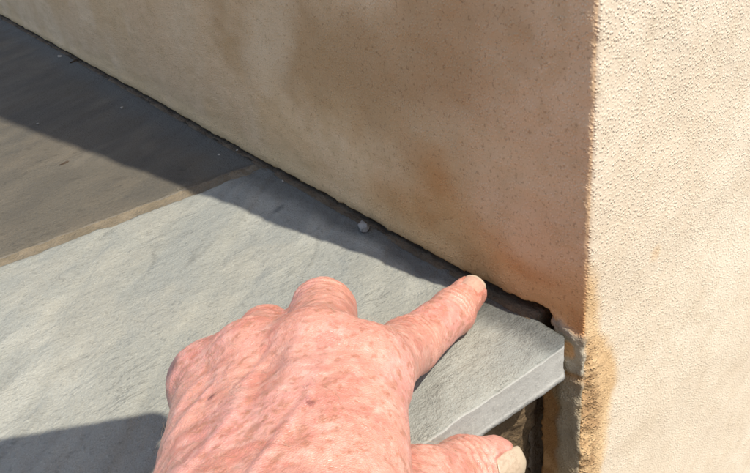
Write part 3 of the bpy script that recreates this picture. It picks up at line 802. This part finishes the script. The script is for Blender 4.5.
def f_head(p):
    L = lambda a_, b_, c_: head+fwd*a_+sid*b_+upv*c_
    Rm = np.stack([fwd, sid, upv], 1)
    d = ell(p, L(-.012, 0, .030), (.098, .078, .092), Rm)
    d = smin(d, ell(p, L(.022, 0, -.045), (.066, .058, .075), Rm), .03)
    d = smin(d, rcone(p, L(.082, 0, .012), L(.100, 0, -.024), .009, .014), .012)          # nose
    d = smin(d, rcone(p, L(.070, -.034, .030), L(.070, .034, .030), .012, .012), .016)     # brow
    for s_ in (-1, 1):
        d = smax(d, -ell(p, L(.096, s_*.031, .012), (.016, .017, .010), Rm), .010)         # eye sockets
        d = smin(d, np.linalg.norm(p-L(.072, s_*.031, .012), axis=-1)-.0125, .003)
        d = smin(d, ell(p, L(-.012, s_*.078, -.004), (.020, .008, .031), Rm), .006)        # ears
    d = smin(d, rcone(p, L(.074, -.020, -.056), L(.074, .020, -.056), .010, .010), .008)   # lips
    d = smax(d, -rcone(p, L(.089, -.022, -.056), L(.089, .022, -.056), .0022, .0022), .004)
    d = smin(d, ell(p, L(.058, 0, -.098), (.024, .026, .020), Rm), .02)                    # chin
    return smin(d, rcone(p, L(-.03, 0, -.07), neck-A([0, 0, .05]), .056, .064), .03)
V2, Q2 = sdf_mesh(f_head, head-.26, head+.17, .0042, .02)
allV = np.concatenate([HV2/1000, V1, V2]); allQ = np.concatenate([HQ, Q1+len(HV2), Q2+len(HV2)+len(V1)])
pme2 = mesh_np('person', allV, allQ); pme2.materials.append(M_SKIN)
wb = np.zeros(len(V1)+len(V2))
set_col(pme2, 'tint', np.concatenate([tintH, skin_tint(np.concatenate([V1, V2])*1000)]))
old = person.data; person.data = pme2; bpy.data.meshes.remove(old)
def cloth(name, fn, lo, hi, h, mat, lab):
    V, Q = sdf_mesh(fn, lo, hi, h, .03)
    N_ = grad(fn, V, .002)
    V = V+N_*(.006*fbm(V*16, 410, 3)+.002*fbm(V*60, 411, 2))[:, None]
    o_ = obj(name, mesh_np(name, V, Q), mat, person); o_['label'] = lab; return o_
cuff = wr/1000+ax*.098
def f_shirt(p):
    arm = smin(rcone(p, cuff, el_r, .036, .050), rcone(p, el_r, sh_r, .050, .068), .03)
    arm = smax(arm, ((cuff-p)@ax), .006)
    cl = wr_l+(el_l-wr_l)*.45; al_ = (el_l-wr_l)/np.linalg.norm(el_l-wr_l)
    arl = smax(smin(rcone(p, cl, el_l, .038, .050), rcone(p, el_l, sh_l, .050, .068), .03), ((cl-p)@al_), .006)
    mid_ = (sh_r+sh_l)/2
    d = smin(rcone(p, sh_r, sh_l, .078, .078), rcone(p, mid_-A([.02, .03, .04]), pel, .125, .150), .09)
    d = smin(d, rcone(p, neck, mid_, .066, .09), .05)
    sx = (sh_r-sh_l)/np.linalg.norm(sh_r-sh_l)
    for s_ in (-1, 1): d = smin(d, rcone(p, mid_+sx*s_*.08-A([.03, .04, .05]), pel+sx*s_*.06, .11, .12), .08)
    d = smin(smin(d, arm, .05), arl, .05)
    return smax(d, -(rcone(p, neck-A([0, 0, .01]), head, .058, .070)), .01)
cloth('shirt', f_shirt, A([-.85, -1.02, -.20]), A([-.12, .0, .50]), .0075, mat_cloth('blue_work_shirt', (.10, .14, .22), (.14, .19, .28), 2600), 'blue long sleeved work shirt')
kn_r, kn_l = A([-.36, -.52, -.245]), A([-.70, -.42, -.245])
an_r, an_l = A([-.52, -.93, -.275]), A([-.86, -.80, -.275])
def f_trou(p):
    sx = (sh_r-sh_l)/np.linalg.norm(sh_r-sh_l)
    d = rcone(p, pel+sx*.08, pel-sx*.08, .150, .150)
    for s_, k_, a_ in ((1, kn_r, an_r), (-1, kn_l, an_l)):
        d = smin(d, smin(rcone(p, pel+sx*s_*.09, k_, .105, .072), rcone(p, k_, a_, .070, .048), .03), .06)
    return d
cloth('trousers', f_trou, A([-1.02, -1.12, -.40]), A([-.22, -.28, .24]), .009, mat_cloth('dark_trousers', (.05, .05, .055), (.075, .07, .07), 2200), 'dark work trousers')
for a_, k_ in ((an_r, kn_r), (an_l, kn_l)):
    b_ = (a_-k_)/np.linalg.norm(a_-k_)
    cloth('boot', lambda p: smin(rcone(p, a_-b_*.02, a_+b_*.05, .050, .047), rcone(p, a_+b_*.05, a_+b_*.05+A([.03, .02, -.02])+b_*.09, .046, .036), .03), a_-.25, a_+.25, .008,
          mat_cloth('brown_boot', (.10, .06, .035), (.14, .085, .05), 1800), 'brown leather boot')
def f_cap(p):
    L = lambda a_, b_, c_: head+fwd*a_+sid*b_+upv*c_
    Rm = np.stack([fwd, sid, upv], 1)
    c_ = smax(ell(p, L(-.012, 0, .034), (.106, .086, .100), Rm), -((p-L(0, 0, .052))@upv), .004)
    v_ = smax(np.linalg.norm(np.stack([(p-L(.075, 0, 0))@fwd/1.15, (p-L(.075, 0, 0))@sid], -1), axis=-1)-.075, np.abs((p-L(.08, 0, .056))@upv+((p-L(0, 0, 0))@sid)**2*3)-.003, .002)
    return smin(c_, v_, .006)
cloth('cap', f_cap, head-.20, head+.22, .0042, mat_cloth('faded_cap', (.16, .15, .12), (.22, .20, .16), 2600), 'faded peaked cap')
#DEBRIS
# ------------------------------------------------------------------ small debris lying on the slabs
def pebble(name, pos, size, mat, seed, flat=.7, rot=0.0):
    rs = np.random.default_rng(seed); P_ = rs.normal(size=(16, 3)); P_ /= np.linalg.norm(P_, axis=1)[:, None]
    P_ = np.sign(P_)*np.abs(P_)**.6*A(size)*A([1, 1, flat])
    bm = bmesh.new()
    for q_ in P_: bm.verts.new(q_)
    bmesh.ops.convex_hull(bm, input=bm.verts)
    bmesh.ops.rotate(bm, verts=bm.verts, matrix=Matrix.Rotation(rot, 3, 'Z'))
    lo_ = min(v_.co.z for v_ in bm.verts)
    for v_ in bm.verts: v_.co.z -= lo_
    bmesh.ops.delete(bm, geom=[v_ for v_ in bm.verts if not v_.link_faces], context='VERTS')
    me = bpy.data.meshes.new(name); bm.to_mesh(me); bm.free()
    o_ = obj(name, me, mat); o_.location = pos; return o_
def lay(u, v, dz=-.0004): q = on_z(u, v, 0.0); return (q[0], q[1], dz)
c = pebble('stone_chip', lay(366, 229), (.0044, .0030, .0040), M_CHIP, 5, .8, .5)
tag(c, 'angular grey stone chip lying in the shade beside the wall', 'stone chip')
for k, (u, v, r_) in enumerate(((60, 57, .0022), (122, 108, .0014), (219, 155, .0010), (237, 150, .0009), (283, 181, .0009), (38, 124, .0011))):
    c = pebble('mortar_crumb', lay(u, v), (r_, r_*.8, r_*.8), M_GRIT, 20+k, .8, k*1.1)
    tag(c, ('largest pale mortar crumb, beside the dark twig at the wall foot', 'pale mortar crumb in the middle of the shaded brown slab',
            'pale crumb just above the inner end of the sandy joint', 'tiny pale crumb nearest the wall above the sandy joint',
            'pale crumb in the shade between the sandy joint and stone chip', 'pale crumb at the far left on the shadow edge')[k], 'crumb', 'pale crumbs on the shaded slabs')
c = pebble('twig_fragment', lay(75, 61), (.0070, .0011, .0012), M_TWIG, 40, .8, .5); tag(c, 'dark twig fragment beside the pale crumb at the wall foot', 'twig')
c = pebble('leaf_fragment', lay(64, 163), (.0042, .0012, .0005), M_TWIG, 42, .8, .3); tag(c, 'small dark leaf fragment on the sunlit brown slab', 'leaf')
c = pebble('leaf_fragment', lay(80, 159), (.0018, .0010, .0005), M_TWIG, 44, .8, .9); tag(c, 'tiniest dark leaf speck at the edge of the wall shadow', 'leaf')
